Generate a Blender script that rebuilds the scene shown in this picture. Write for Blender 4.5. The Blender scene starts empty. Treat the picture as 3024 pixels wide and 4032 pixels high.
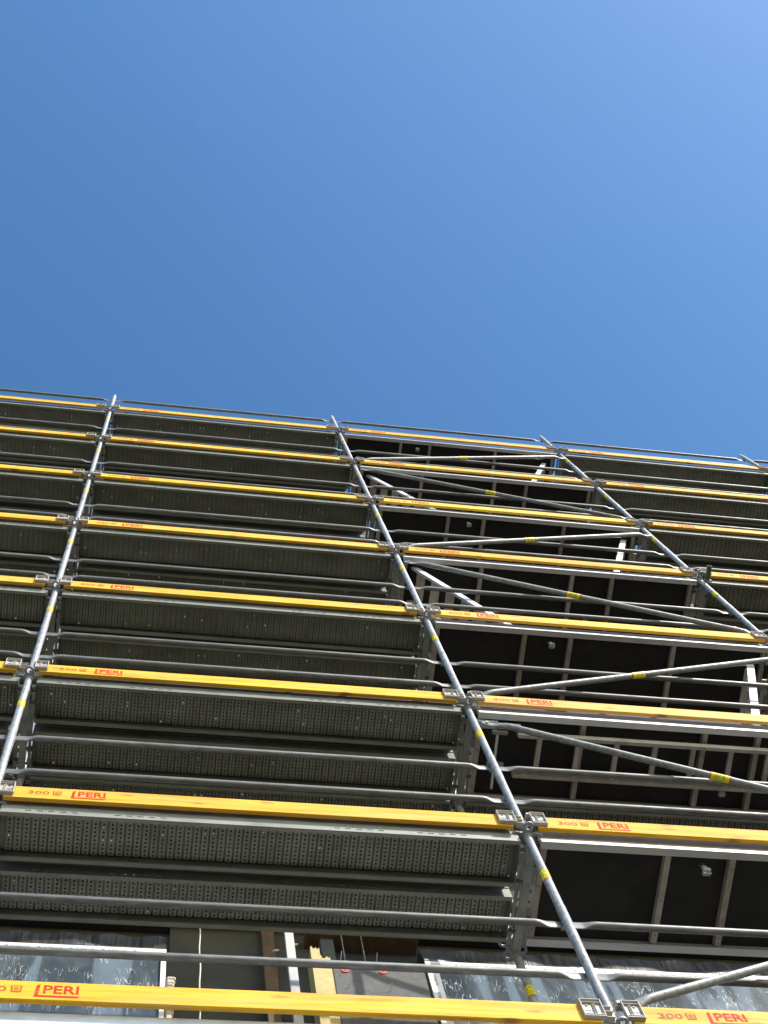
import bpy, math, random
from mathutils import Vector, Matrix
random.seed(7)
scene = bpy.context.scene
COL = scene.collection
rad = math.radians

# ------------------------------------------------------------------ camera, sky, sun, exposure
Z0 = 7.632                      # height of the lowest node (toe board level) in the picture above the ground
CAM_R = [(0.98626, -0.11652, -0.11714), (0.08562, 0.96688, -0.24046), (0.14128, 0.22713, 0.96356)]   # right, down, forward
CAM_C = (-2.2103, -3.6985, -6.0320 + Z0)
cam_d = bpy.data.cameras.new('camera'); cam = bpy.data.objects.new('camera', cam_d); COL.objects.link(cam)
r_, d_, f_ = (Vector(v).normalized() for v in CAM_R)
u_ = -d_
cam.matrix_world = Matrix(((r_.x, u_.x, -f_.x, CAM_C[0]), (r_.y, u_.y, -f_.y, CAM_C[1]), (r_.z, u_.z, -f_.z, CAM_C[2]), (0, 0, 0, 1)))
cam_d.sensor_fit = 'VERTICAL'; cam_d.sensor_height = 24.0; cam_d.lens = 24.0 * 6072.0 / 4032.0
cam_d.clip_start = 0.05; cam_d.clip_end = 2000
scene.camera = cam

SUN_EL, SUN_AZ = rad(42.5), rad(37.0)          # azimuth measured from the facade normal (-y) towards +x
sdir = Vector((math.cos(SUN_EL) * math.sin(SUN_AZ), -math.cos(SUN_EL) * math.cos(SUN_AZ), math.sin(SUN_EL)))
world = bpy.data.worlds.new('World'); scene.world = world; world.use_nodes = True
wn = world.node_tree.nodes; wl = world.node_tree.links
sky = wn.new('ShaderNodeTexSky'); sky.sky_type = 'NISHITA'; sky.sun_disc = False
sky.sun_elevation = SUN_EL; sky.sun_rotation = math.atan2(sdir.x, sdir.y)
sky.altitude = 100; sky.air_density = 1.0; sky.dust_density = 0.6; sky.ozone_density = 2.2
bg = wn['Background']; bg.inputs['Strength'].default_value = 0.15
hs = wn.new('ShaderNodeHueSaturation'); hs.inputs['Saturation'].default_value = 1.18; hs.inputs['Hue'].default_value = 0.500
wl.new(sky.outputs[0], hs.inputs['Color']); gn = wn.new('ShaderNodeGamma'); gn.inputs['Gamma'].default_value = 1.42; wl.new(hs.outputs[0], gn.inputs['Color'])
gr = wn.new('ShaderNodeMix'); gr.data_type = 'RGBA'; gr.blend_type = 'MULTIPLY'; gr.inputs['Factor'].default_value = 1.0
gr.inputs['B'].default_value = (1.23, 1.025, 0.73, 1); wl.new(gn.outputs[0], gr.inputs['A']); wl.new(gr.outputs['Result'], bg.inputs['Color'])
sl = bpy.data.lights.new('sun', 'SUN'); sl.energy = 4.0; sl.angle = rad(0.53); sl.color = (1.0, 0.95, 0.87)
so = bpy.data.objects.new('sun', sl); COL.objects.link(so)
so.rotation_euler = sdir.to_track_quat('Z', 'Y').to_euler(); so.location = (10, -20, 30)
scene.view_settings.view_transform = 'Standard'; scene.view_settings.look = 'None'
scene.view_settings.exposure = 0.5; scene.view_settings.gamma = 1.0
scene.render.engine = 'CYCLES'
scene.cycles.max_bounces = 8; scene.cycles.diffuse_bounces = 5

# ------------------------------------------------------------------ materials
def newmat(name):
    m = bpy.data.materials.new(name); m.use_nodes = True
    nt = m.node_tree; b = nt.nodes['Principled BSDF']
    return m, nt, nt.nodes, nt.links, b

def coords(nt, scale=(1, 1, 1), rnd=True):
    """object coordinates, shifted per object so that copies do not repeat"""
    tc = nt.nodes.new('ShaderNodeTexCoord'); mp = nt.nodes.new('ShaderNodeMapping')
    mp.inputs['Scale'].default_value = scale
    if rnd:
        oi = nt.nodes.new('ShaderNodeObjectInfo'); ml = nt.nodes.new('ShaderNodeMath'); ml.operation = 'MULTIPLY'
        ml.inputs[1].default_value = 37.0
        nt.links.new(oi.outputs['Random'], ml.inputs[0])
        ad = nt.nodes.new('ShaderNodeVectorMath'); ad.operation = 'ADD'
        nt.links.new(tc.outputs['Object'], ad.inputs[0]); nt.links.new(ml.outputs[0], ad.inputs[1])
        nt.links.new(ad.outputs[0], mp.inputs['Vector'])
    else:
        nt.links.new(tc.outputs['Object'], mp.inputs['Vector'])
    return mp.outputs[0]

def noise(nt, vec, scale, detail=4, rough=0.55, dist=0.0):
    n = nt.nodes.new('ShaderNodeTexNoise'); n.inputs['Scale'].default_value = scale
    n.inputs['Detail'].default_value = detail; n.inputs['Roughness'].default_value = rough
    n.inputs['Distortion'].default_value = dist
    nt.links.new(vec, n.inputs['Vector']); return n.outputs['Fac']

def ramp(nt, fac, stops):
    r = nt.nodes.new('ShaderNodeValToRGB'); els = r.color_ramp.elements
    while len(els) < len(stops): els.new(0.5)
    for e, (p, c) in zip(els, stops):
        e.position = p; e.color = (*c, 1) if len(c) == 3 else c
    nt.links.new(fac, r.inputs[0]); return r.outputs[0]

def mix(nt, a, b, fac, mode='MIX'):
    m = nt.nodes.new('ShaderNodeMix'); m.data_type = 'RGBA'; m.blend_type = mode
    for sock, v in ((m.inputs['A'], a), (m.inputs['B'], b), (m.inputs['Factor'], fac)):
        if isinstance(v, (tuple, list)): sock.default_value = (*v[:3], 1)
        elif isinstance(v, (int, float)): sock.default_value = v
        else: nt.links.new(v, sock)
    return m.outputs['Result']

def bump(nt, b, h, strength=0.2, dist=0.01):
    n = nt.nodes.new('ShaderNodeBump'); n.inputs['Strength'].default_value = strength; n.inputs['Distance'].default_value = dist
    nt.links.new(h, n.inputs['Height']); nt.links.new(n.outputs[0], b.inputs['Normal'])

def metal(name, c0, c1, metallic=0.4, rough=0.45, sc=(30, 30, 8), stain=None, span=(0.32, 0.68)):
    m, nt, n, l, b = newmat(name)
    v = coords(nt, sc)
    f = noise(nt, v, 1.0, 5, 0.6)
    c = ramp(nt, f, [(span[0], c0), (span[1], c1)])
    v2 = coords(nt, (3, 3, 3)); f2 = noise(nt, v2, 1.6, 4, 0.6)
    st = stain or tuple(x * 0.55 for x in c0)
    oi = nt.nodes.new('ShaderNodeObjectInfo')
    c = mix(nt, c, ramp(nt, oi.outputs['Random'], [(0.0, (0.80, 0.79, 0.77)), (1.0, (1.08, 1.08, 1.08))]), 1.0, 'MULTIPLY')
    c = mix(nt, c, st, ramp(nt, f2, [(0.55, (0, 0, 0)), (0.75, (0.55, 0.55, 0.55))]))
    l.new(c, b.inputs['Base Color'])
    b.inputs['Metallic'].default_value = metallic
    l.new(ramp(nt, f, [(0.3, (rough + .1,) * 3), (0.7, (rough - .08,) * 3)]), b.inputs['Roughness'])
    bump(nt, b, f, 0.08, 0.003)
    return m

M = {}
M['galv'] = metal('galvanised_tube', (0.23, 0.24, 0.255), (0.43, 0.435, 0.445), 0.25, 0.54, (40, 40, 26), None, (0.38, 0.62))
M['brace'] = metal('galvanised_brace', (0.16, 0.165, 0.165), (0.32, 0.32, 0.31), 0.3, 0.45, (40, 40, 26))
M['rail'] = metal('galvanised_rail', (0.115, 0.115, 0.108), (0.23, 0.225, 0.215), 0.3, 0.46, (10, 60, 60))
M['deck'] = metal('galvanised_deck', (0.225, 0.23, 0.182), (0.315, 0.318, 0.255), 0.08, 0.55, (4, 8, 8), (0.15, 0.13, 0.10))
M['deckedge'] = metal('galvanised_edge', (0.18, 0.185, 0.158), (0.275, 0.28, 0.245), 0.15, 0.5, (6, 20, 20))
M['beam'] = metal('galvanised_beam', (0.22, 0.22, 0.205), (0.34, 0.34, 0.31), 0.2, 0.5, (10, 10, 10))
M['cast'] = metal('cast_rosette', (0.27, 0.275, 0.275), (0.38, 0.385, 0.385), 0.3, 0.5, (40, 40, 40))
M['alu'] = metal('aluminium_profile', (0.62, 0.61, 0.59), (0.75, 0.74, 0.72), 0.35, 0.38, (2, 30, 30), (0.42, 0.38, 0.33))
M['alu_bar'] = metal('aluminium_bar', (0.40, 0.345, 0.285), (0.54, 0.48, 0.41), 0.15, 0.5, (12, 12, 12), (0.22, 0.14, 0.08))
M['ladder'] = metal('aluminium_ladder', (0.58, 0.60, 0.63), (0.74, 0.76, 0.79), 0.35, 0.4, (12, 12, 5))
M['latch'] = metal('latch_metal', (0.32, 0.33, 0.34), (0.48, 0.49, 0.5), 0.3, 0.45)
M['sheet'] = metal('galvanised_sheet', (0.50, 0.53, 0.57), (0.72, 0.74, 0.78), 0.25, 0.5, (7, 7, 12), (0.40, 0.38, 0.37))

# painted wood
m, nt, n, l, b = newmat('yellow_wood'); M['wood'] = m
v = coords(nt, (1.3, 40, 24)); g = noise(nt, v, 1.0, 6, 0.6, 0.4)
oi = nt.nodes.new('ShaderNodeObjectInfo')
base = oi.outputs['Color']
dk = mix(nt, base, (0.66, 0.52, 0.4), 1.0, 'MULTIPLY')
c = mix(nt, base, dk, ramp(nt, g, [(0.45, (0, 0, 0)), (0.72, (1, 1, 1))]))
v2 = coords(nt, (3.0, 9, 9)); g2 = noise(nt, v2, 0.9, 3, 0.5)
c = mix(nt, c, (0.80, 0.50, 0.06), ramp(nt, g2, [(0.55, (0, 0, 0)), (0.75, (0.45, 0.45, 0.45))]))
sx_ = nt.nodes.new('ShaderNodeSeparateXYZ'); l.new(coords(nt, (2.6, 1, 9.0)), sx_.inputs[0])
cb_ = nt.nodes.new('ShaderNodeCombineXYZ'); l.new(sx_.outputs['X'], cb_.inputs['X']); l.new(sx_.outputs['Z'], cb_.inputs['Y'])
vo = nt.nodes.new('ShaderNodeTexVoronoi'); vo.voronoi_dimensions = '2D'; vo.inputs['Scale'].default_value = 1.0; l.new(cb_.outputs[0], vo.inputs['Vector'])
sc_ = nt.nodes.new('ShaderNodeSeparateColor'); l.new(vo.outputs['Color'], sc_.inputs[0])
knot = ramp(nt, vo.outputs['Distance'], [(0.05, (0.85, 0.85, 0.85)), (0.15, (0, 0, 0))])
knot = mix(nt, knot, ramp(nt, sc_.outputs[0], [(0.52, (0, 0, 0)), (0.56, (1, 1, 1))]), 1.0, 'MULTIPLY')
c = mix(nt, c, (0.30, 0.125, 0.02), knot)
bare = noise(nt, coords(nt, (1.1, 9, 16)), 1.0, 5, 0.6, 0.6)
c = mix(nt, c, (0.66, 0.40, 0.12), ramp(nt, bare, [(0.52, (0, 0, 0)), (0.68, (0.7, 0.7, 0.7))]))
v3 = coords(nt, (2.2, 30, 14)); g3 = noise(nt, v3, 1.4, 5, 0.7)
c = mix(nt, c, (0.22, 0.12, 0.03), ramp(nt, g3, [(0.60, (0, 0, 0)), (0.72, (0.5, 0.5, 0.5))]))
l.new(c, b.inputs['Base Color']); b.inputs['Roughness'].default_value = 0.65; b.inputs['Specular IOR Level'].default_value = 0.25
bump(nt, b, g, 0.15, 0.004)

def simple(name, c, rough=0.6, metallic=0.0, var=0.25, sc=8):
    m, nt, n, l, b = newmat(name)
    f = noise(nt, coords(nt), sc, 5, 0.6)
    c = ramp(nt, f, [(0.3, tuple(x * (1 - var) for x in c)), (0.7, tuple(min(1, x * (1 + var)) for x in c))])
    l.new(c, b.inputs['Base Color']); b.inputs['Roughness'].default_value = rough; b.inputs['Metallic'].default_value = metallic
    bump(nt, b, f, 0.1, 0.004)
    return m

def printed(name, c, c2):
    m, nt, n, l, b = newmat(name)
    f = noise(nt, coords(nt, (1, 1, 1)), 14, 5, 0.75)
    l.new(ramp(nt, f, [(0.58, c), (0.72, c2)]), b.inputs['Base Color']); b.inputs['Roughness'].default_value = 0.7; b.inputs['Specular IOR Level'].default_value = 0.2
    return m
M['red'] = printed('red_print', (0.62, 0.022, 0.008), (0.70, 0.25, 0.02))
M['brownred'] = printed('brown_red_print', (0.42, 0.09, 0.012), (0.62, 0.30, 0.03))
M['bracket'] = simple('pale_plastic', (0.44, 0.395, 0.35), 0.5, 0, 0.08, 20)
M['screw'] = simple('dark_screw', (0.10, 0.095, 0.09), 0.4, 0.4)
M['ply'] = simple('film_faced_plywood', (0.014, 0.011, 0.009), 0.7, 0, 0.6, 5)
M['yellow'] = simple('sticker_yellow', (0.78, 0.72, 0.02), 0.45, 0, 0.06)
M['stred'] = simple('sticker_red', (0.62, 0.09, 0.02), 0.45, 0, 0.06)
M['black'] = simple('sticker_black', (0.03, 0.035, 0.01), 0.5, 0, 0.1)
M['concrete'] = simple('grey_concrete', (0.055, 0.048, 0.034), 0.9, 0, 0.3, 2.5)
M['dark'] = simple('membrane_and_shade', (0.018, 0.018, 0.018), 0.7, 0, 0.3)
M['wool'] = simple('mineral_wool', (0.52, 0.42, 0.20), 0.95, 0, 0.12, 30)
M['fleece'] = simple('dark_insulation_fleece', (0.12, 0.115, 0.11), 0.9, 0, 0.18, 25)
M['redcap'] = simple('red_plastic', (0.75, 0.06, 0.03), 0.5, 0, 0.05)
M['batten'] = simple('pale_batten', (0.50, 0.46, 0.44), 0.7, 0, 0.1, 12)
M['tape'] = simple('white_tape', (0.80, 0.75, 0.70), 0.5, 0, 0.04, 10)
M['taper'] = simple('tape_print', (0.30, 0.29, 0.29), 0.5, 0, 0.1)
M['cord'] = simple('pale_cord', (0.60, 0.57, 0.50), 0.8, 0, 0.1)
M['foam'] = simple('expanding_foam', (0.62, 0.52, 0.42), 0.9, 0, 0.15, 40)
M['tie'] = simple('weathered_tube', (0.10, 0.10, 0.075), 0.55, 0.4, 0.25, 12)
M['timber'] = simple('brown_timber', (0.12, 0.066, 0.03), 0.8, 0, 0.3, 10)
M['grey'] = simple('pale_concrete', (0.085, 0.08, 0.07), 0.9, 0, 0.2, 6)

# plastic film over the windows, its sheen and crease glints painted into the colour
m, nt, n, l, b = newmat('film_covered_glass'); M['glass'] = m
v = coords(nt, (1, 1, 1), False)
f0 = noise(nt, coords(nt, (2.7, 1, 0.35), False), 1.0, 3, 0.5)
c = ramp(nt, f0, [(0.38, (0.040, 0.052, 0.060)), (0.48, (0.062, 0.08, 0.094)), (0.50, (0.145, 0.185, 0.225)), (0.57, (0.125, 0.16, 0.195)), (0.59, (0.055, 0.07, 0.082))])
mm = nt.nodes.new('ShaderNodeMapping'); mm.inputs['Rotation'].default_value = (0, rad(28), 0); mm.inputs['Scale'].default_value = (52, 1, 6)
l.new(v, mm.inputs['Vector'])
w = noise(nt, mm.outputs[0], 1.0, 1, 0.4, 0.35)
gate = noise(nt, coords(nt, (1, 1, 1), False), 6.0, 2, 0.5)
gm = ramp(nt, gate, [(0.50, (0, 0, 0)), (0.58, (1, 1, 1))])
glint = ramp(nt, w, [(0.485, (0, 0, 0)), (0.5, (0.8, 0.8, 0.8)), (0.515, (0, 0, 0))])
mm2 = nt.nodes.new('ShaderNodeMapping'); mm2.inputs['Rotation'].default_value = (0, rad(-38), 0); mm2.inputs['Scale'].default_value = (40, 1, 7)
l.new(v, mm2.inputs['Vector']); w2 = noise(nt, mm2.outputs[0], 1.0, 1, 0.4, 0.5)
gm2 = ramp(nt, noise(nt, coords(nt, (1.3, 1, 1.3), False), 4.0, 2, 0.5), [(0.55, (0, 0, 0)), (0.60, (0.9, 0.9, 0.9))])
glint2 = mix(nt, ramp(nt, w2, [(0.48, (0, 0, 0)), (0.50, (1, 1, 1)), (0.52, (0, 0, 0))]), gm2, 1.0, 'MULTIPLY')
fac = mix(nt, mix(nt, glint, gm, 1.0, 'MULTIPLY'), glint2, 1.0, 'ADD')
sheen = ramp(nt, noise(nt, coords(nt, (3.5, 1, 1.4), False), 1.0, 4, 0.65, 0.8), [(0.48, (0, 0, 0)), (0.75, (0.30, 0.30, 0.30))])
c = mix(nt, c, (0.25, 0.285, 0.32), sheen)
c = mix(nt, c, (0.66, 0.66, 0.64), fac)
l.new(c, b.inputs['Base Color']); b.inputs['Roughness'].default_value = 0.14
bump(nt, b, w, 0.05, 0.01)

m, nt, n, l, b = newmat('black_plastic_film'); M['film'] = m
f = noise(nt, coords(nt, (26, 1, 2.2), False), 1.0, 4, 0.6, 0.8)
l.new(ramp(nt, f, [(0.35, (0.018, 0.017, 0.016)), (0.62, (0.075, 0.07, 0.065))]), b.inputs['Base Color'])
b.inputs['Roughness'].default_value = 0.33; bump(nt, b, f, 0.5, 0.02)

m, nt, n, l, b = newmat('dusty_yard'); M['ground'] = m
f = noise(nt, coords(nt, (1, 1, 1), False), 0.35, 8, 0.65)
f2 = noise(nt, coords(nt, (1, 1, 1), False), 14, 5, 0.7)
c = ramp(nt, f, [(0.3, (0.09, 0.08, 0.064)), (0.7, (0.135, 0.12, 0.097))])
c = mix(nt, c, (0.12, 0.105, 0.085), ramp(nt, f2, [(0.5, (0, 0, 0)), (0.7, (0.6, 0.6, 0.6))]))
l.new(c, b.inputs['Base Color']); b.inputs['Roughness'].default_value = 0.95; bump(nt, b, f2, 0.3, 0.02)

# ------------------------------------------------------------------ mesh helpers
class MB:
    def __init__(s): s.v = []; s.f = []; s.m = []; s.sm = []; s.mats = []
    def mi(s, mat):
        if mat not in s.mats: s.mats.append(mat)
        return s.mats.index(mat)
    def add(s, vs, fs, mat, smooth=False):
        o = len(s.v); k = s.mi(mat); s.v += [tuple(x) for x in vs]
        for f in fs: s.f.append([i + o for i in f]); s.m.append(k); s.sm.append(smooth)
    def box(s, a, b, mat, bev=0.0):
        x0, y0, z0 = (min(p, q) for p, q in zip(a, b)); x1, y1, z1 = (max(p, q) for p, q in zip(a, b))
        if bev <= 0:
            vs = [(x0, y0, z0), (x1, y0, z0), (x1, y1, z0), (x0, y1, z0), (x0, y0, z1), (x1, y0, z1), (x1, y1, z1), (x0, y1, z1)]
            s.add(vs, [(0, 3, 2, 1), (4, 5, 6, 7), (0, 1, 5, 4), (1, 2, 6, 5), (2, 3, 7, 6), (3, 0, 4, 7)], mat)
        else:   # chamfered along every edge
            bv = bev; vs = []; idx = {}
            for X in (0, 1):
                for Y in (0, 1):
                    for Zz in (0, 1):
                        cx, cy, cz = (x0, x1)[X], (y0, y1)[Y], (z0, z1)[Zz]
                        ix, iy, iz = (bv, -bv)[X], (bv, -bv)[Y], (bv, -bv)[Zz]
                        idx[X, Y, Zz, 0] = len(vs); vs.append((cx, cy + iy, cz + iz))
                        idx[X, Y, Zz, 1] = len(vs); vs.append((cx + ix, cy, cz + iz))
                        idx[X, Y, Zz, 2] = len(vs); vs.append((cx + ix, cy + iy, cz))
            fs = []
            for X in (0, 1): fs.append([idx[X, a, b_, 0] for a, b_ in ((0, 0), (1, 0), (1, 1), (0, 1))])
            for Y in (0, 1): fs.append([idx[a, Y, b_, 1] for a, b_ in ((0, 0), (1, 0), (1, 1), (0, 1))])
            for Q in (0, 1): fs.append([idx[a, b_, Q, 2] for a, b_ in ((0, 0), (1, 0), (1, 1), (0, 1))])
            for Y in (0, 1):
                for Q in (0, 1): fs.append([idx[0, Y, Q, 1], idx[1, Y, Q, 1], idx[1, Y, Q, 2], idx[0, Y, Q, 2]])
            for X in (0, 1):
                for Q in (0, 1): fs.append([idx[X, 0, Q, 0], idx[X, 1, Q, 0], idx[X, 1, Q, 2], idx[X, 0, Q, 2]])
            for X in (0, 1):
                for Y in (0, 1): fs.append([idx[X, Y, 0, 0], idx[X, Y, 1, 0], idx[X, Y, 1, 1], idx[X, Y, 0, 1]])
            for X in (0, 1):
                for Y in (0, 1):
                    for Q in (0, 1): fs.append([idx[X, Y, Q, 0], idx[X, Y, Q, 1], idx[X, Y, Q, 2]])
            s.add(vs, fs, mat)
    def rings(s, rings, mat, caps=True, smooth=True):
        n = len(rings[0]); vs = [p for r in rings for p in r]; fs = []
        for i in range(len(rings) - 1):
            for j in range(n):
                k = (j + 1) % n
                fs.append((i * n + j, i * n + k, (i + 1) * n + k, (i + 1) * n + j))
        s.add(vs, fs, mat, smooth)
        if caps:
            s.add(rings[0], [tuple(range(n))[::-1]], mat); s.add(rings[-1], [tuple(range(n))], mat)
    def ztube(s, x, y, prof, mat, n=18, caps=True):
        """prof: [(z, r), ...]"""
        s.rings([[(x + r * math.cos(2 * math.pi * j / n), y + r * math.sin(2 * math.pi * j / n), z) for j in range(n)] for z, r in prof], mat, caps)
    def bar(s, p, q, r, mat, n=14, caps=True):
        p, q = Vector(p), Vector(q); d = (q - p).normalized()
        a = d.cross(Vector((0, 0, 1)) if abs(d.z) < .9 else Vector((1, 0, 0))).normalized(); bb = d.cross(a)
        s.rings([[tuple(c + a * (r * math.cos(2 * math.pi * j / n)) + bb * (r * math.sin(2 * math.pi * j / n))) for j in range(n)] for c in (p, q)], mat, caps)
    def prism_x(s, pts, x0, x1, mat):
        n = len(pts)
        vs = [(x0, y, z) for y, z in pts] + [(x1, y, z) for y, z in pts]
        s.add(vs, [(i, (i + 1) % n, n + (i + 1) % n, n + i) for i in range(n)] + [tuple(range(n))[::-1], tuple(range(n, 2 * n))], mat)
    def plate_y(s, pts, y0, y1, mat):
        """polygon in x,z extruded in y"""
        n = len(pts)
        vs = [(x, y0, z) for x, z in pts] + [(x, y1, z) for x, z in pts]
        s.add(vs, [(i, (i + 1) % n, n + (i + 1) % n, n + i) for i in range(n)] + [tuple(range(n))[::-1], tuple(range(n, 2 * n))], mat)
    def merge(s, me, mat, fn=lambda p: p):
        s.add([fn(v.co) for v in me.vertices], [tuple(p.vertices) for p in me.polygons], mat)
    def mesh(s, name):
        me = bpy.data.meshes.new(name); me.from_pydata(s.v, [], s.f)
        for mt in s.mats: me.materials.append(mt)
        for p, k, sm in zip(me.polygons, s.m, s.sm): p.material_index = k; p.use_smooth = sm
        import bmesh
        bm = bmesh.new(); bm.from_mesh(me); bmesh.ops.recalc_face_normals(bm, faces=bm.faces); bm.to_mesh(me); bm.free()
        me.update(); return me

def curve_mesh(splines, thick):
    """flat filled outline with holes (x, y), extruded symmetrically in z"""
    cu = bpy.data.curves.new('outline', 'CURVE'); cu.dimensions = '2D'; cu.fill_mode = 'BOTH'; cu.extrude = thick / 2
    for pts in splines:
        sp = cu.splines.new('POLY'); sp.points.add(len(pts) - 1); sp.use_cyclic_u = True
        for p, (x, y) in zip(sp.points, pts): p.co = (x, y, 0, 1)
    return _conv(cu)
def _conv(cu):
    o = bpy.data.objects.new('tmp', cu); COL.objects.link(o)
    bpy.context.view_layer.update()
    dg = bpy.context.evaluated_depsgraph_get()
    me = bpy.data.meshes.new_from_object(o.evaluated_get(dg))
    bpy.data.objects.remove(o); bpy.data.curves.remove(cu); return me
def text_mesh(txt, height, width=None, bold=0.0, thick=0.0008):
    """letters with lower left at the origin, cap height and total width as given, lying in x,y"""
    cu = bpy.data.curves.new('text', 'FONT'); cu.body = txt; cu.size = 1; cu.offset = bold; cu.resolution_u = 3
    me = _conv(cu)
    xs = [v.co.x for v in me.vertices]; ys = [v.co.y for v in me.vertices]
    x0, x1, y0, y1 = min(xs), max(xs), min(ys), max(ys); sy = height / (y1 - y0); sx = (width / (x1 - x0)) if width else sy
    vs = [((v.co.x - x0) * sx, (v.co.y - y0) * sy, 0) for v in me.vertices]; fs = [tuple(p.vertices) for p in me.polygons]
    bpy.data.meshes.remove(me)
    class T: pass
    t = T(); t.v = vs; t.f = fs; t.w = (width or (x1 - x0) * sx); return t

# ------------------------------------------------------------------ object helpers
def obj(name, me, parent=None, loc=(0, 0, 0)):
    o = bpy.data.objects.new(name, me); COL.objects.link(o); o.location = loc
    if parent is not None: o.parent = parent
    return o
def tag(o, label, cat, group=None, kind=None):
    if label: o['label'] = label
    if cat: o['category'] = cat
    if group: o['group'] = group
    if kind: o['kind'] = kind
    return o
def thing(name, loc, label, cat, group=None):
    o = obj(name, None, None, loc); o.empty_display_size = 0.1
    return tag(o, label, cat, group)
def px(p):
    d = Vector(p) - Vector(CAM_C); z = d.dot(f_)
    if z <= 0.1: return (1e9, 1e9)
    return (1512 + 6072 * d.dot(r_) / z, 2016 + 6072 * d.dot(d_) / z)
def seen(pts, mu=420, mv=420):
    us = [px(p) for p in pts]
    return not (max(u for u, v in us) < -mu or min(u for u, v in us) > 3024 + mu or max(v for u, v in us) < -mv or min(v for u, v in us) > 4032 + mv)

LV = ['eighth', 'seventh', 'sixth', 'fifth', 'fourth', 'third', 'second', 'top']
def lvl(L): return 'top level' if L == 7 else LV[L] + ' level down'
BAY = ['at left edge', 'left of the ladder bay', 'in the ladder bay', 'right of the ladder bay', 'at far right edge']
AX = ['leftmost pole', 'second pole from left', 'third pole from left', 'rightmost pole']

# ------------------------------------------------------------------ ground and building
gm_ = MB(); gm_.add([(-600, -600, 0), (600, -600, 0), (600, 600, 0), (-600, 600, 0)], [(0, 1, 2, 3)], M['ground'])
tag(obj('ground', gm_.mesh('ground')), None, None, None, 'structure')

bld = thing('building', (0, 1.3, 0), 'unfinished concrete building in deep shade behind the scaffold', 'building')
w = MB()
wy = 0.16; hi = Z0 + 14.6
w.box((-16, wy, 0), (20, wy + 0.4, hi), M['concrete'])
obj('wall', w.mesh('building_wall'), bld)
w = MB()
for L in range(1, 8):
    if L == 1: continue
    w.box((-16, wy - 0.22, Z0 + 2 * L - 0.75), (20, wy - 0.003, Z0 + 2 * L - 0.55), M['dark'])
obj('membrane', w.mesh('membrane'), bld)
w = MB()   # floor slab edge, and a near-black box painting the recess's deep shade
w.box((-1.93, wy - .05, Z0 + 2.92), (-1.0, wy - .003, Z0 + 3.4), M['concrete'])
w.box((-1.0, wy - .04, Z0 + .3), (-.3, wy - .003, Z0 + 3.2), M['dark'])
obj('slab_edge_and_shade', w.mesh('slab_edge_and_shade'), bld)
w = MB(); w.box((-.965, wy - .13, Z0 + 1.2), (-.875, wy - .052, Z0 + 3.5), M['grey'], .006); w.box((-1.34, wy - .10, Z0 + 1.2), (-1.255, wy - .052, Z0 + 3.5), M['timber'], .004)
obj('pillar', w.mesh('pillar'), bld)

# ------------------------------------------------------------------ windows, insulation and other things on the wall
def window(x0, x1, label, left_tape):
    WY = 1.1
    t = thing('window', ((x0 + x1) / 2, WY, Z0 + 0.4), label, 'window', 'windows wrapped in film')
    ox, oz = (x0 + x1) / 2, 0.4
    X0, X1 = x0 - ox, x1 - ox
    def zz(z): return z - oz
    a = MB(); a.box((X0, 0.02, zz(.4)), (X1, 0.035, zz(2.345)), M['glass']); obj('pane', a.mesh('window_pane'), t)
    a = MB()
    a.box((X0, 0.0, zz(2.345)), (X1, 0.08, zz(2.42)), M['tape'])
    a.box((X0, 0.0, zz(.3)), (X1, 0.08, zz(.4)), M['tape'])
    a.box((X1 - .03, 0.0, zz(.403)), (X1, 0.08, zz(2.342)), M['tape'])
    lw = .07 if left_tape else .03
    a.box((X0, 0.0, zz(.403)), (X0 + lw, 0.08, zz(2.342)), M['tape'])
    fr = obj('frame', a.mesh('window_frame'), t)
    # repeated lettering on the protective tape, upside down as it was stuck on
    tx = text_mesh('ALUPROF', 0.02, 0.115, 0.01); a = MB()
    x = X0 + .03
    while x < X1 - .2:
        a.add([(x + tx.w - p[0], -0.0012, zz(2.395) - p[1]) for p in tx.v], tx.f, M['taper'])
        cx = x + .15
        for q in range(3):      # small striped arrow emblem beside each name
            a.add([(cx + q * .007, -.0012, zz(2.393)), (cx + q * .007 + .005, -.0012, zz(2.393)), (cx + q * .007 + .014, -.0012, zz(2.371)), (cx + q * .007 + .009, -.0012, zz(2.371))], [(0, 1, 2, 3)], M['taper'])
        x += .188
    if left_tape:
        z = 1.2
        while z < 2.2:
            a.add([(X0 + .045 - p[1], -0.0012, zz(z) + p[0]) for p in tx.v], tx.f, M['taper']); z += .188
    obj('lettering', a.mesh('tape_lettering'), fr)
    # sagging black film above the frame
    a = MB(); nx, nz = 60, 8; vs = []; fs = []
    rnd = random.Random(int(x0 * 100))
    ph = [rnd.uniform(0, 6) for _ in range(6)]
    for i in range(nx + 1):
        for j in range(nz + 1):
            xx = X0 + (X1 - X0) * i / nx; k = j / nz
            zz_ = zz(2.42) + .215 * k - .006 * math.sin(xx * 5 + ph[0]) * k
            bulge = .012 * math.sin(xx * 9 + ph[1]) * math.sin(math.pi * k) + .010 * math.sin(xx * 23 + ph[2] + 3 * k) * k
            if k < .35: bulge -= .022 * max(0, math.sin(xx * 6.5 + ph[3])) * math.sin(math.pi * k / .35)
            vs.append((xx, 0.024 + bulge + .02 * k, zz_))
    for i in range(nx):
        for j in range(nz):
            q = i * (nz + 1) + j; fs.append((q, q + nz + 1, q + nz + 2, q + 1))
    a.add(vs, fs, M['film'], True)
    a.box((X0, .06, zz(2.42)), (X1, .2, zz(2.66)), M['dark'])
    obj('film', a.mesh('window_film'), t)
    return t
window(-4.6, -1.965, 'window under creased plastic film with white printed tape, left of the pale batten', False)
window(-0.385, 3.2, 'window under creased plastic film behind second pole, with white printed tape at its corner', True)
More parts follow.
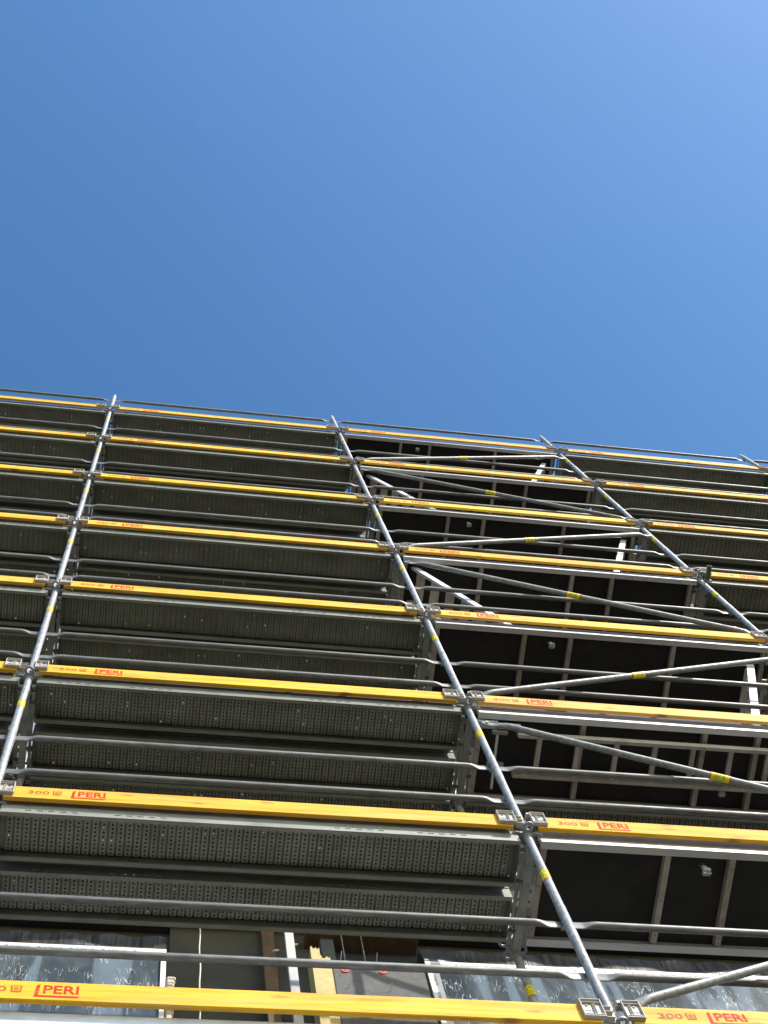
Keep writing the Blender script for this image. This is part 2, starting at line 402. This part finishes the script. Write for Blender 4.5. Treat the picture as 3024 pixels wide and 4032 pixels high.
a = MB(); a.box((-.012, -.01, 0), (.022, .05, 1.55), M['foam'], .006)
for i in range(14): 
    zq = 1.2 + i * .028; a.box((-.015, -.014 - random.random() * .01, zq), (.03 + random.random() * .012, .03, zq + .026), M['foam'], .008)
tag(obj('foam_strip', a.mesh('foam_strip'), None, (-1.945, 1.1, Z0 + .5)), 'beige foam strip along the right side of the left window', 'foam')

a = MB(); a.box((-.0265, -.015, 0), (.0265, .015, 1.45), M['batten'], .002)
tag(obj('batten', a.mesh('batten'), None, (-1.238, .98, Z0 + 1.4)), 'pale grey upright batten left of the yellow insulation slab', 'batten')
a = MB()
for i in range(24):
    z0, z1 = i * .07, i * .07 + .07
    a.bar((.003 * math.sin(i * 1.1), .0, z0), (.003 * math.sin(i * 1.1 + 1.1), 0, z1), .0045, M['cord'], 8, False)
tag(obj('cord', a.mesh('cord'), None, (-1.767, 1.08, Z0 + 1.3)), 'thin pale cord hanging straight down beside the left window', 'cord')

a = MB(); a.box((-.2, -.04, 0), (.55, .10, .075), M['timber'], .004)
tag(obj('timber_beam', a.mesh('timber_beam'), None, (-.86, 1.33, Z0 + 3.05)), 'brown timber beam under the lowest deck, above the grey insulation board', 'timber')
for xr, yr, zr, ln, lab in ((-.83, 1.3, 2.55, .50, 'thin steel rod in the shade right of the torn insulation top'), (-.70, 1.3, 2.5, .62, 'thin steel rod in the shade above the grey insulation board')):
    a = MB(); a.bar((0, 0, 0), (.004, 0, ln), .0045, M['beam'], 8); tag(obj('steel_rod', a.mesh('steel_rod'), None, (xr, yr, Z0 + zr)), lab, 'rod')
for xf, zf, an, lab in ((-1.285, 2.640, 20, 'small pale foam lump left of the pale batten'), (-1.16, 2.722, 28, 'small pale foam lump right of the pale batten')):
    a = MB(); n = 10
    a.rings([[(q * .045 - .022, .008 * wd * math.cos(2 * math.pi * j / n), .009 * wd * math.sin(2 * math.pi * j / n)) for j in range(n)] for q, wd in ((0, .25), (.12, .8), (.4, 1), (.7, .9), (.9, .6), (1, .2))], M['foam'])
    o = obj('foam_lump', a.mesh('foam_lump'), None, (xf, 1.2, Z0 + zf)); o.rotation_euler = (0, rad(-an), 0); tag(o, lab, 'foam')
# yellow mineral wool slab with a torn top edge
a = MB(); rnd = random.Random(3)
def torn(x0, x1, top, y0, y1):
    n = 14; pts = [(x0, 0.0)]
    for i in range(n + 1):
        pts.append((x0 + (x1 - x0) * i / n + rnd.uniform(-.002, .002), top + rnd.uniform(-.018, .016) + (.02 if i in (1, 2, 3) else 0)))
    pts.append((x1 + .004, 0.0))
    a.plate_y(pts[::-1], y0, y1, M['wool'])
torn(-.058, -.004, 1.55, -.02, .12); torn(-.0035, .06, 1.475, 0.0, .12)
tag(obj('insulation_slab', a.mesh('wool_slab'), None, (-1.035, 1.1, Z0 + .93)), 'yellow mineral wool slab with torn top edge', 'insulation')
ins = thing('insulation_board', (-.69, 1.1, Z0 + .9), 'dark grey insulation board held by red washers', 'insulation')
a = MB(); a.box((-.28, 0.0, 0), (.285, .14, 1.49), M['fleece'], .006); obj('board', a.mesh('fleece_board'), ins)
for (xw, zw) in ((-.205, 1.365), (.025, 1.365), (-.19, .9), (.04, .9)):
    a = MB()
    a.rings([[(.025 * math.cos(q * math.pi / 8), yv, .025 * math.sin(q * math.pi / 8)) for q in range(16)] for yv in (-.006, -.001)], M['redcap'], True, False)
    a.bar((0, -.006, 0), (.005, -.07, .004), .0022, M['screw'], 6)
    obj('washer', a.mesh('washer'), ins, (xw, 0, zw))
for (xw, zw) in ((-.20, 1.17), (.05, 1.15), (-.22, 1.49), (.0, 1.49)):
    a = MB(); a.bar((0, 0.002, 0), (.004, -.04, .035), .003, M['latch'], 6); obj('pin', a.mesh('pin'), ins, (xw, 0, zw))

# ------------------------------------------------------------------ shared meshes of the scaffold
BIG = .0265
def post_mesh(zlo, zhi):
    a = MB()
    prof = [(zlo, .0242)]
    if zlo > -1: prof = [(zlo, .0242)]
    prof += [(zhi - .42, .0242), (zhi - .36, .0256), (zhi - .012, .0262), (zhi, .0252)]
    a.ztube(0, 0, prof, M['galv'], 22); return a.mesh('post')
def ring_mesh(lobes, core, cr, hole):
    pts = []
    N = 96
    for i in range(N):
        t = 2 * math.pi * i / N; d = (math.cos(t), math.sin(t)); r = .042
        for q in range(lobes):
            c = 2 * math.pi * q / lobes + core[1]; cx, cy = core[0] * math.cos(c), core[0] * math.sin(c)
            bq = d[0] * cx + d[1] * cy; disc = bq * bq - (core[0] ** 2 - cr ** 2)
            if disc >= 0 and bq > 0: r = max(r, bq + math.sqrt(disc))
        pts.append((r * d[0], r * d[1]))
    # soften the valleys
    for _ in range(2):
        pts = [((pts[i - 1][0] + 2 * pts[i][0] + pts[(i + 1) % N][0]) / 4, (pts[i - 1][1] + 2 * pts[i][1] + pts[(i + 1) % N][1]) / 4) for i in range(N)]
    sp = [pts, [(.0250 * math.cos(2 * math.pi * i / 24), .0250 * math.sin(2 * math.pi * i / 24)) for i in range(24)]]
    for q in range(lobes):
        c = 2 * math.pi * q / lobes + core[1]
        sp.append([(core[0] * math.cos(c) + hole * math.cos(2 * math.pi * i / 16), core[0] * math.sin(c) + hole * math.sin(2 * math.pi * i / 16)) for i in range(16)])
    me = curve_mesh(sp, .010); me.materials.clear()
    a = MB(); a.merge(me, M['cast']); a.ztube(0, 0, [(-.022, .028), (-.006, .030)], M['cast'], 20, True)
    return a.mesh('rosette')
ROS = ring_mesh(4, (.062, 0.0), .0315, .0165)

def sticker_mesh(r, axis, length=.112, spin=0.0):
    """printed band round a tube; axis 'z' or 'x' (centred at the origin)"""
    a = MB(); n = 24
    def P(s, t, rr):
        if axis == 'z': return (rr * math.cos(t), rr * math.sin(t), s)
        return (s, rr * math.cos(t), rr * math.sin(t))
    def band(s0, s1, rr, mat):
        a.rings([[P(s, 2 * math.pi * j / n, rr) for j in range(n)] for s in (s0, s1)], mat, False)
    h = length / 2; bw = .009
    band(-h + bw, h - bw, r + .0008, M['yellow']); band(-h, -h + bw, r + .0010, M['stred']); band(h - bw, h, r + .0010, M['stred'])
    t1 = text_mesh('PERI', .016, .044, .02); t2 = text_mesh('UP', .016, .022, .02); rr = r + .0014
    for base in (spin, spin + 2.1, spin - 2.1):
        for T, s0, mat in ((t1, -.042, M['stred']), (t2, .012, M['black'])):
            a.add([P(s0 + p[0], base + (.008 - p[1]) / r * (1 if axis == 'z' else -1), rr) for p in T.v], T.f, mat)
        for off in (.018, -.018):
            a.add([P(s, base + (off + q) / r, rr) for s, q in ((-.04, 0), (.03, 0), (.03, .0018), (-.04, .0018))], [(0, 1, 2, 3)], M['black'])
    return a.mesh('sticker')
ST_Z = sticker_mesh(.0242, 'z', .112, rad(-100)); ST_X = sticker_mesh(.0242, 'x', .135, rad(-120))

POST = post_mesh(-.92, 1.08)
POST_LOW = post_mesh(-Z0 + .012, 1.08)
def spigot_mesh():
    a = MB(); a.ztube(0, 0, [(1.08, .0192), (1.175, .0192), (1.195, .0165)], M['galv'], 18); return a.mesh('spigot')
SPIG = spigot_mesh()
a = MB(); a.box((-.075, -.075, -Z0), (.075, .075, -Z0 + .010), M['beam']); BASE = a.mesh('base_plate')
def transom_mesh():
    a = MB()
    a.prism_x([(0, 0)] * 0 + [(.028, -.232), (.645, -.232), (.645, -.179), (.028, -.179)], -.022, .022, M['beam'])
    a.box((-.055, .05, -.196), (-.034, .62, -.188), M['beam']); a.box((.034, .05, -.196), (.055, .62, -.188), M['beam'])
    for yy in (.05, .33, .61): a.box((-.036, yy, -.194), (.036, yy + .02, -.190), M['beam'])
    return a.mesh('transom')
TRANS = transom_mesh()
a = MB(); a.box((.022, -.009, -.014), (.060, .009, -.002), M['screw']); a.ztube(.046, 0, [(-.024, .007), (-.0141, .007)], M['screw'], 8); a.ztube(.046, 0, [(-.016, .0035), (-.008, .0035)], M['screw'], 8)
CLIPS = a.mesh('clips')

def frame(ax, L):
    X = 3.0 * (ax - 1); Z = Z0 + 2 * L
    if not seen([(X, 0, Z - .9), (X, 0, Z + 1.1), (X, .67, Z)]): return
    t = thing('scaffold_frame', (X, 0, Z), f'galvanised upright frame of {AX[ax]}, {lvl(L)}', 'scaffold frame', 'scaffold frames stacked into poles')
    low = L == 0
    po = POST_LOW if low else POST
    o = obj('outer_post', po, t)
    obj('sticker', ST_Z, o, (0, 0, -.578))
    q = obj('inner_post', po, t, (0, .67, 0)); obj('sticker', ST_Z, q, (0, 0, -.63))
    if low: obj('base_plate', BASE, o); obj('base_plate', BASE, q)
    if L == 7: obj('spigot', SPIG, o); obj('spigot', SPIG, q)
    r = obj('rosette', ROS, t, (0, 0, -.085))
    r2 = obj('rosette', ROS, t, (0, .67, -.125)); r2.rotation_euler = (0, 0, rad(20))
    tr = obj('transom', TRANS, t); [setattr(obj('clip', CLIPS, tr, (0, yy, -.190)), 'rotation_euler', (0, 0, rz)) for yy, rz in ((.12, 0), (.45, 0), (.22, math.pi), (.53, math.pi))]
for ax in range(4):
    for L in range(8): frame(ax, L)

# ---- toe boards
TB0, TB1 = .062, 2.915
def board_mesh():
    a = MB(); a.box((TB0, -.060, -.082), (TB1, -.034, .060), M['wood'], .0025); return a.mesh('board')
BOARD = board_mesh()
def print_mesh():
    a = MB(); y = -.0612
    t = text_mesh('300', .040, .116, 0.012)
    a.add([(.190 + p[0], y, -.030 + p[1]) for p in t.v], t.f, M['brownred'])
    # bucket shaped emblem
    ex, ez = .322, -.034
    for q in ([(0, .046), (.008, .046), (.011, .009), (.004, .002)], [(.042, .046), (.050, .046), (.046, .002), (.039, .009)], [(.004, .002), (.011, .009), (.039, .009), (.046, .002), (.042, 0), (.008, 0)]):
        a.add([(ex + u, y, ez + v) for u, v in q], [tuple(range(len(q)))], M['brownred'])
    for k in range(5): a.add([(ex + .002 + k * .0098, y, ez + .049), (ex + .008 + k * .0098, y, ez + .049), (ex + .008 + k * .0098, y, ez + .054), (ex + .002 + k * .0098, y, ez + .054)], [(0, 1, 2, 3)], M['brownred'])
    for k in range(3): a.add([(ex + .014, y, ez + .016 + k * .010), (ex + .036, y, ez + .016 + k * .010), (ex + .036, y, ez + .0195 + k * .010), (ex + .014, y, ez + .0195 + k * .010)], [(0, 1, 2, 3)], M['brownred'])
    obj_e = a.mesh('size_print')
    a = MB()
    lx, lz = .424, -.062
    # hooked stroke left of and under the name
    a.add([(lx + u, y, lz + v) for u, v in [(0, 0), (.180, 0), (.194, .0125), (.0175, .0125), (.0215, .0995), (.0055, .087)]], [(0, 1, 2, 3), (0, 3, 4, 5)], M['red'])
    t = text_mesh('PERI', .064, .150, .022)
    a.add([(lx + .036 + p[0], y, lz + .0275 + p[1]) for p in t.v], t.f, M['red'])
    return obj_e, a.mesh('name_print')
SIZE, NAME = print_mesh()
EMB = text_mesh('PERI', .014, .034, .02)
def bracket_mesh(sx):
    """plastic end piece: sx=+1 sits right of a pole (left end of a board), -1 left of it; built round the pole axis"""
    a = MB(); m = M['bracket']
    xi, xo = (.030, .116) if sx > 0 else (.066, .166)
    def bx(x0, y0, z0, x1, y1, z1): a.box((sx * x0, y0, z0), (sx * x1, y1, z1), m, .0012)
    bx(xi, -.071, -.062, xo, -.0605, .066)                       # back plate on the board face
    bx(xi, -.084, .066, xo, -.046, .071)                        # top rim
    bx(xi, -.084, -.068, xo, -.0605, -.062)                      # bottom rim
    bx(xi + .006, -.084, -.055, xo - .006, -.071, -.050)
    bx(xi, -.084, -.062, xi + .005, -.066, .066); bx(xo - .005, -.084, -.062, xo, -.0605, .066)
    bx(xi + .004, -.082, .044, xo - .004, -.071, .048)
    for q in (.33, .42): bx(xi + (xo - xi) * q, -.080, -.05, xi + (xo - xi) * q + .003, -.071, .04)
    if sx > 0:
        bx(.012, -.060, .060, .034, -.030, .066); bx(.012, -.055, -.020, .034, -.030, -.015); bx(.0, -.040, -.03, .014, -.0262, .060)
        a.plate_y([(.02, .066), (.075, .092), (.016, .085)], -.070, -.045, m)
        a.plate_y([(.016, .085), (.075, .085), (xo, .071), (.02, .066)][::-1], -.044, -.040, m)
    else:
        for zq in (.040, .0, -.045): bx(.018, -.066, zq, .068, -.030, zq + .005)
        bx(.0, -.040, -.05, .022, -.0262, .045)
    for zq in (.030, -.042):
        a.rings([[(sx * (xo - .03) + .006 * math.cos(t * math.pi / 5), yy, zq + .006 * math.sin(t * math.pi / 5)) for t in range(10)] for yy in (-.071, -.0755)], M['screw'], True, False)
    x0 = sx * ((xi + xo) / 2 + .012) - .017 + (0.006 if sx > 0 else -.006)
    a.add([(x0 + p[0], -.0720, -.018 + p[1]) for p in EMB.v], EMB.f, M['brownred'] if False else M['screw'])
    return a.mesh('end_bracket')
BR_R, BR_L = bracket_mesh(1), bracket_mesh(-1)
YEL = [(0.80, 0.445, 0.011), (0.79, 0.43, 0.010), (0.80, 0.46, 0.014), (0.76, 0.395, 0.011)]
rb = random.Random(11)
def toe_board(bay, L):
    X = 3.0 * (bay - 2); Z = Z0 + 2 * L
    if not seen([(X, 0, Z), (X + 1, 0, Z), (X + 2, 0, Z), (X + 3, 0, Z)]): return
    t = thing('toe_board', (X, 0, Z), f'yellow printed wooden toe board on {lvl(L)}, {BAY[bay]}', 'toe board', 'yellow toe boards along the scaffold')
    o = obj('board', BOARD, t); c = YEL[rb.randrange(4)]; k = rb.uniform(.86, 1.05); c = (c[0], c[1] * rb.uniform(.93, 1.07), c[2] * rb.uniform(.8, 3.0))
    if (bay, L) == (2, 2): c = (.78, .43, .075)
    if (bay, L) == (2, 3): c = (.80, .43, .035)
    o.color = (min(1, c[0] * k), c[1] * k, c[2], 1)
    obj('lettering', SIZE, o); obj('lettering', NAME, o)
    obj('end_bracket', BR_R, t); obj('end_bracket', BR_L, t, (3, 0, 0))
for bay in range(5):
    for L in range(8): toe_board(bay, L)

# ---- guard rails: tube with flattened ends that pass behind the poles
def rail_mesh():
    a = MB(); n = 16; rings = []
    prof = []
    for x, k in ((.0, 1), (.085, 1), (.100, .85), (.118, .5), (.140, .15), (.165, 0)): prof.append((x, k))
    prof += [(3 - x, k) for x, k in prof[::-1]]
    for x, k in prof:
        ry = .0198 * (1 - k) + .0060 * k; rz = .0198 * (1 - k) + .034 * k
        yc = 0.022 * (1 - k) + .0285 * k
        rings.append([(x, yc + ry * math.cos(2 * math.pi * j / n), rz * math.sin(2 * math.pi * j / n)) for j in range(n)])
    a.rings(rings, M['rail'])
    return a
ra = rail_mesh()
for xq in (.02, 2.98): ra.box((xq - .008, .022, -.034), (xq + .008, .041, -.026), M['latch'])
RAIL = ra.mesh('rail')
def guard_rail(bay, L, up):
    X = 3.0 * (bay - 2); Z = Z0 + 2 * L + (.952 if up else .452)
    if not seen([(X, 0, Z), (X + 1, 0, Z), (X + 2, 0, Z), (X + 3, 0, Z)]): return
    o = obj('guard_rail', RAIL, None, (X, 0, Z))
    tag(o, f'{"upper" if up else "lower"} grey guard rail tube over {lvl(L)}, {BAY[bay]}', 'guard rail', 'tubular guard rails along the scaffold')
for bay in range(5):
    for L in range(8):
        for up in (0, 1): guard_rail(bay, L, up)

# ---- perforated steel planks
PW = .286
def sheet_mesh(seed):
    rh = random.Random(seed)
    a = MB(); x0, x1 = .085, 2.915; n = 61; p = (x1 - x0) / n; ny = 10; py = .0245; ya = .025; yb = ya + ny * py
    zs, zg, zt = -.085, -.067, -.067
    gw = .0100
    hv = []; m = M['deck']; R = .0068
    for i in range(n):
        xa = x0 + i * p + gw / 2; xb = x0 + (i + 1) * p - gw / 2; cx = (xa + xb) / 2
        # groove floor to the left of the strip and the two side walls
        a.add([(x0 + i * p - gw / 2, ya, zg), (xa, ya, zg), (xa, yb, zg), (x0 + i * p - gw / 2, yb, zg)], [(0, 1, 2, 3)], m)
        a.add([(xa, ya, zg), (xa, yb, zg), (xa, yb, zs), (xa, ya, zs)], [(0, 1, 2, 3)], m)
        a.add([(xb, ya, zg), (xb, yb, zg), (xb, yb, zs), (xb, ya, zs)], [(0, 1, 2, 3)], m)
        for yy in (ya, yb): a.add([(xa, yy, zg), (xb, yy, zg), (xb, yy, zs), (xa, yy, zs)], [(0, 1, 2, 3)], m)
        for j in range(ny):
            y0, y1 = ya + j * py, ya + (j + 1) * py; cy = (y0 + y1) / 2
            rect = [(xb, cy), (xb, y1), (cx, y1), (xa, y1), (xa, cy), (xa, y0), (cx, y0), (xb, y0)]
            hole = [(cx + R * math.cos(q * math.pi / 4), cy + R * math.sin(q * math.pi / 4)) for q in range(8)]
            opened = rh.random() < .025
            up = [(cx + R * .62 * math.cos(q * math.pi / 4), cy + R * .8 * math.sin(q * math.pi / 4)) for q in range(8)]
            vs = [(x, y, zs) for x, y in rect] + [(x, y, zs) for x, y in hole] + [(x, y, zs + .021) for x, y in up]
            fs = [(q, (q + 1) % 8, 8 + (q + 1) % 8, 8 + q) for q in range(8)] + [(8 + q, 8 + (q + 1) % 8, 16 + (q + 1) % 8, 16 + q) for q in range(8)]
            if not opened: fs.append(tuple(range(16, 24)))
            a.add(vs, fs, m)
    # last groove, border sheet
    a.add([(x1 - gw / 2, ya, zg), (x1, ya, zg), (x1, yb, zg), (x1 - gw / 2, yb, zg)], [(0, 1, 2, 3)], m)
    a.add([(.06, .001, zg), (2.94, .001, zg), (2.94, ya, zg), (.06, ya, zg)], [(0, 1, 2, 3)], m)
    a.add([(.06, yb, zg), (2.94, yb, zg), (2.94, yb, -.036), (.06, yb, -.036)], [(0, 1, 2, 3)], m)
    a.add([(.06, yb, -.036), (2.94, yb, -.036), (2.94, PW - .001, -.036), (.06, PW - .001, -.036)], [(0, 1, 2, 3)], m)
    a.box((.06, PW - .012, -.0330), (2.94, PW + .0595, -.0300), m); a.box((.06, PW + .0570, -.075), (2.94, PW + .0595, -.0330), m)  # cover lip and hem, added to keep sun and sky out of the plank gap
    for q0, q1 in ((.06, x0 - gw / 2), (x1, 2.94)): a.add([(q0, ya, zg), (q1, ya, zg), (q1, yb, zg), (q0, yb, zg)], [(0, 1, 2, 3)], m)
    me = a.mesh('deck_sheet'); return me
SHEET = [sheet_mesh(q) for q in (1, 2, 3)]
SLOT = [.19 + .062 * i for i in range(5)] + [.67 + .062 * i for i in range(5)] + [1.88 + .062 * i for i in range(5)] + [2.35 + .062 * i for i in range(5)]
ZB = -.178
def edge_mesh():
    a = MB(); m = M['deckedge']; y0, y1 = 0.0, .0025
    z0, za, zb, z1 = ZB, -.150, -.141, -.0345
    def pl(xa, xb, zc, zd): a.box((xa, y0, zc), (xb, y1, zd), m)
    pl(.06, 2.94, z0, za); pl(.06, 2.94, zb, z1)
    x = .06
    for s_ in SLOT: pl(x, s_, za, zb); x = s_ + .034
    pl(x, 2.94, za, zb)
    a.box((.06, y1, ZB), (2.94, .024, ZB + .0025), M['deck']); a.box((.06, .0215, ZB + .0025), (2.94, .024, ZB + .014), M['deck'])
    return a.mesh('edge_rail')
EDGE = edge_mesh()
def hook_mesh():
    a = MB()
    a.box((.057, .004, ZB), (.060, PW - .004, -.0405), M['beam'])
    for y in (.035, .125, .215): a.box((.026, y, -.166), (.056, y + .03, -.12), M['beam'], .003)
    return a.mesh('end_cap')
HOOK = hook_mesh()
POS = ['front', 'rear', 'wall side']
def plank(bay, L, k):
    X = 3.0 * (bay - 2); Z = Z0 + 2 * L; Y = (-.014, .334, .655)[k]
    if not seen([(X, Y, Z), (X + 1, Y, Z), (X + 2, Y, Z), (X + 3, Y, Z)]): return
    t = thing('steel_plank', (X, Y, Z), f'{POS[k]} perforated steel plank of {lvl(L)}, {BAY[bay]}', 'scaffold plank', 'perforated steel planks of the decks')
    obj('deck_sheet', SHEET[(bay + L + k) % 3], t)
    obj('edge_rail', EDGE, t); r = obj('edge_rail', EDGE, t, (3, PW, 0)); r.rotation_euler = (0, 0, math.pi)
    obj('end_cap', HOOK, t); r = obj('end_cap', HOOK, t, (3, PW, 0)); r.rotation_euler = (0, 0, math.pi)
for L in range(1, 8):
    for bay in (0, 1, 3, 4):
        for k in (0, 1): plank(bay, L, k)
for bay in (0, 1, 2): plank(bay, 2, 2)

# ---- access decks with hatches and ladders
def deck_meshes():
    out = {}
    a = MB()
    prof = [(-.002, -.012), (-.002, -.128), (-.022, -.150), (-.022, -.184), (.024, -.184), (.024, -.176), (.010, -.173), (.010, -.012)]
    a.prism_x(prof, .062, 2.938, M['alu']); out['front'] = a.mesh('side_profile')
    a = MB(); a.prism_x([(.612 - y, z) for y, z in prof][::-1], .062, 2.938, M['alu']); out['rear'] = a.mesh('side_profile')
    a = MB(); a.box((.064, .0105, -.122), (2.936, .6015, -.110), M['ply']); out['ply'] = a.mesh('plywood_panel')
    a = MB(); a.box((-.0185, .0105, -.172), (.0185, .587, -.1225), M['alu_bar'], .003)
    for i in range(5): a.ztube(0, .09 + i * .11, [(-.1738, .004), (-.1722, .004)], M['screw'], 8)
    out['bar'] = a.mesh('cross_bar')
    a = MB(); a.box((-.034, -.075, -.008), (-.006, .075, 0), M['alu'], .002); a.box((-.012, -.05, -.004), (.03, .05, .016), M['alu_bar'])
    for yy in (-.03, .035): a.ztube(-.03, yy, [(-.018, .009), (-.0081, .009)], M['screw'], 8)
    out['tab'] = a.mesh('end_hook')
    a = MB()    # hatch catch: small body hanging on a wire hoop
    a.box((-.022, -.022, -.062), (.022, .022, -.034), M['latch'], .003); a.box((-.022, -.024, -.034), (.006, .0, -.014), M['latch'], .003)
    pts = [(-.013, 0, -.014), (-.013, 0, .05), (-.006, 0, .058), (.012, 0, .058), (.018, 0, .05)]
    for p, q in zip(pts, pts[1:]): a.bar(p, q, .0035, M['latch'], 8)
    a.bar((-.025, 0, -.066), (.025, 0, -.066), .004, M['latch'], 8)
    out['latch'] = a.mesh('latch'); return out
DK = deck_meshes()
def ladder_rail(p, q, flat=False):
    a = MB(); p, q = Vector(p), Vector(q); d = (q - p).normalized(); nrm = Vector((0, 1, 0)).cross(d).normalized()
    h, wd = .030, .0125; rings = []
    for c in (p, q):
        rings.append([tuple(c + nrm * (sx * h) + Vector((0, sy * wd, 0))) for sx, sy in ((1, 1), (-1, 1), (-1, -1), (1, -1))])
    a.rings(rings, M['ladder'] if not flat else M['alu_bar'], True, False); return a.mesh('rail')
def ladder(par, top, bot, y0, y1, flat=False):
    """ladder hinged under the deck; top and bottom as (x, z) in deck coordinates"""
    P = Vector((top[0], 0, top[1])); Q = Vector((bot[0], 0, bot[1])); Ln = (Q - P).length; d = (Q - P) / Ln
    e = thing('ladder', (0, 0, 0), None, None); e.parent = par
    for y in (y0, y1): obj('side_rail', ladder_rail(P + Vector((0, y, 0)), Q + Vector((0, y, 0)), flat), e)
    nrm = Vector((0, 1, 0)).cross(d)
    a = MB(); vs = []
    tx = Vector((1, 0, 0)) if not flat else d          # treads stay level when the ladder is let down
    tz = Vector((0, 0, 1)) if not flat else nrm
    hw = .040 if not flat else .017; hz = .012
    for yy in (y0 + .0125, y1 - .0125):
        vs.append([tuple(tx * (sx * hw) + tz * (sz * hz) + Vector((0, yy, 0))) for sx, sz in ((1, 1), (-1, 1), (-1, -1), (1, -1))])
    a.rings(vs, M['alu_bar'], True, False); me = a.mesh('rung')
    s = .16
    while s < Ln - .08:
        obj('rung', me, e, tuple(P + d * s)); s += .278
    return e
def access_deck(L):
    Z = Z0 + 2 * L; odd = L in (2, 4, 6)
    side = 'left' if odd else 'right'
    lab = {2: 'black plywood access deck with its ladder folded flat underneath'}.get(L, f'black plywood access deck on {lvl(L)}, ladder hanging at its {side} end')
    if L == 1: lab = 'lowest black plywood access deck with pale front profile, above the wrapped windows'
    t = thing('access_deck', (0, 0, Z), lab, 'access deck', 'access decks in the ladder bay')
    obj('side_profile', DK['front'], t); obj('side_profile', DK['rear'], t)
    obj('plywood_panel', DK['ply'], t)
    for x in ((.085, .82, 1.71, 2.105, 2.89) if odd else (.085, .82, 1.21, 2.10, 2.89)): obj('cross_bar', DK['bar'], t, (x, 0, 0))
    for xe, sg in ((.062, 1), (2.938, -1)): obj('end_hook', DK['tab'], t, (xe, .31, -.188)).rotation_euler = (0, 0, 0 if sg > 0 else math.pi)
    obj('latch', DK['latch'], t, (1.88, .45, -.175) if odd else (1.04, .09, -.175))
    if L == 2:
        ld = ladder(t, (.34, -.235), (2.42, -.235), .105, .40, True)
        a = MB(); a.box((.03, .03, -.215), (.20, .085, -.185), M['latch'], .004); a.box((.20, .04, -.235), (.36, .075, -.195), M['latch'], .004)
        a.bar((.20, .09, -.225), (.21, .52, -.225), .010, M['ladder'], 10); a.box((.16, .085, -.24), (.27, .115, -.205), M['beam'], .004); a.box((.15, .32, -.245), (.27, .35, -.21), M['beam'], .004)
        obj('hinge', a.mesh('hinge'), t)
    elif odd: ladder(t, (.17, -.15), (.835, -1.93), .09, .42)
    else: ladder(t, (2.785, -.15), (2.20, -1.93), .13, .46)
for L in range(1, 8): access_deck(L)

# ---- diagonal braces
def brace_mesh(p, q):
    a = MB(); p, q = Vector(p), Vector(q); d = (q - p); Ln = d.length; d.normalize(); up = d.cross(Vector((0, 1, 0))).normalized(); yv = Vector((0, 1, 0))
    n = 16; rings = []
    st = [(-.02, 1), (.05, 1), (.075, .85), (.11, .4), (.15, .08), (.19, 0)]
    st = st + [(Ln - s, k) for s, k in st[::-1]]
    for s, k in st:
        ry = .0230 * (1 - k) + .0045 * k; rz = .0230 * (1 - k) + .033 * k
        if s < 0 or s > Ln: rz *= .55
        c = p + d * s + yv * (-.004 * (1 - k) + .010 * k)
        rings.append([tuple(c + yv * (ry * math.cos(2 * math.pi * j / n)) + up * (rz * math.sin(2 * math.pi * j / n))) for j in range(n)])
    a.rings(rings, M['brace'])
    return a.mesh('tube'), Ln
def rivet_mesh():
    a = MB(); a.rings([[(.011 * math.cos(t * math.pi / 6), y, .011 * math.sin(t * math.pi / 6)) for t in range(12)] for y in (-.013, .012)], M['latch'], True, False); return a.mesh('rivet')
RIV = rivet_mesh()
for L in range(0, 7):
    Z = Z0 + 2 * L; yb = -.046
    if L % 2 == 0: p, q = (.055, yb, .075), (2.945, yb, 1.50)
    else: p, q = (.055, yb, 1.58), (2.945, yb, .075)
    t = thing('diagonal_brace', (0, 0, Z), f'diagonal grey brace tube {"rising" if L % 2 == 0 else "falling"} to the right above {lvl(L)}', 'brace', 'zigzag braces of the ladder bay')
    me, Ln = brace_mesh(p, q); o = obj('tube', me, t)
    for c, s in ((p, 1), (q, -1)):
        dv = (Vector(q) - Vector(p)).normalized() * (.015 * s); obj('rivet', RIV, o, tuple(Vector(c) + dv + Vector((0, .010, 0))))
    mid = Vector(p).lerp(Vector(q), .488); s = obj('sticker', ST_X, o, tuple(mid + Vector((0, -.004, 0))))
    s.rotation_euler = (0, -math.atan2(q[2] - p[2], q[0] - p[0]), 0)

# ---- loose tie tube on the third pole
t = thing('tie_tube', (3.055, 0, Z0 + 7.865), 'dark open-ended tube clamped beside the third pole, pointing outwards', 'tie tube')
a = MB(); n = 18
for r, flip in ((.0242, 1), (.0205, -1)):
    a.rings([[(r * math.cos(2 * math.pi * j / n), y, r * math.sin(2 * math.pi * j / n)) for j in range(n)] for y in (-.17, .75)], M['tie'], False)
a.add([(r * math.cos(2 * math.pi * j / n), -.17, r * math.sin(2 * math.pi * j / n)) for r in (.0242, .0205) for j in range(n)], [(j, (j + 1) % n, n + (j + 1) % n, n + j) for j in range(n)], M['tie'])
obj('tube', a.mesh('tie_tube'), t)
a = MB(); a.rings([[(.0300 * math.cos(2 * math.pi * j / n), y, .0300 * math.sin(2 * math.pi * j / n)) for j in range(n)] for y in (-.03, .03)], M['cast'], True)
a.bar((.028, 0, .035), (.040, 0, -.035), .006, M['latch'], 8); a.box((.024, -.03, -.02), (.046, .03, .02), M['cast'], .004)
obj('coupler', a.mesh('coupler'), t)

# ---- pale sheet under the lowest toe board
a = MB(); a.box((.05, .0, -.55), (2.95, .004, -.088), M['sheet']); a.box((.05, .004, -.09), (2.95, .64, -.086), M['sheet'])
tag(obj('metal_sheet', a.mesh('metal_sheet'), None, (-3, 0, Z0)), 'pale mottled metal sheet under the lowest yellow board', 'metal sheet')
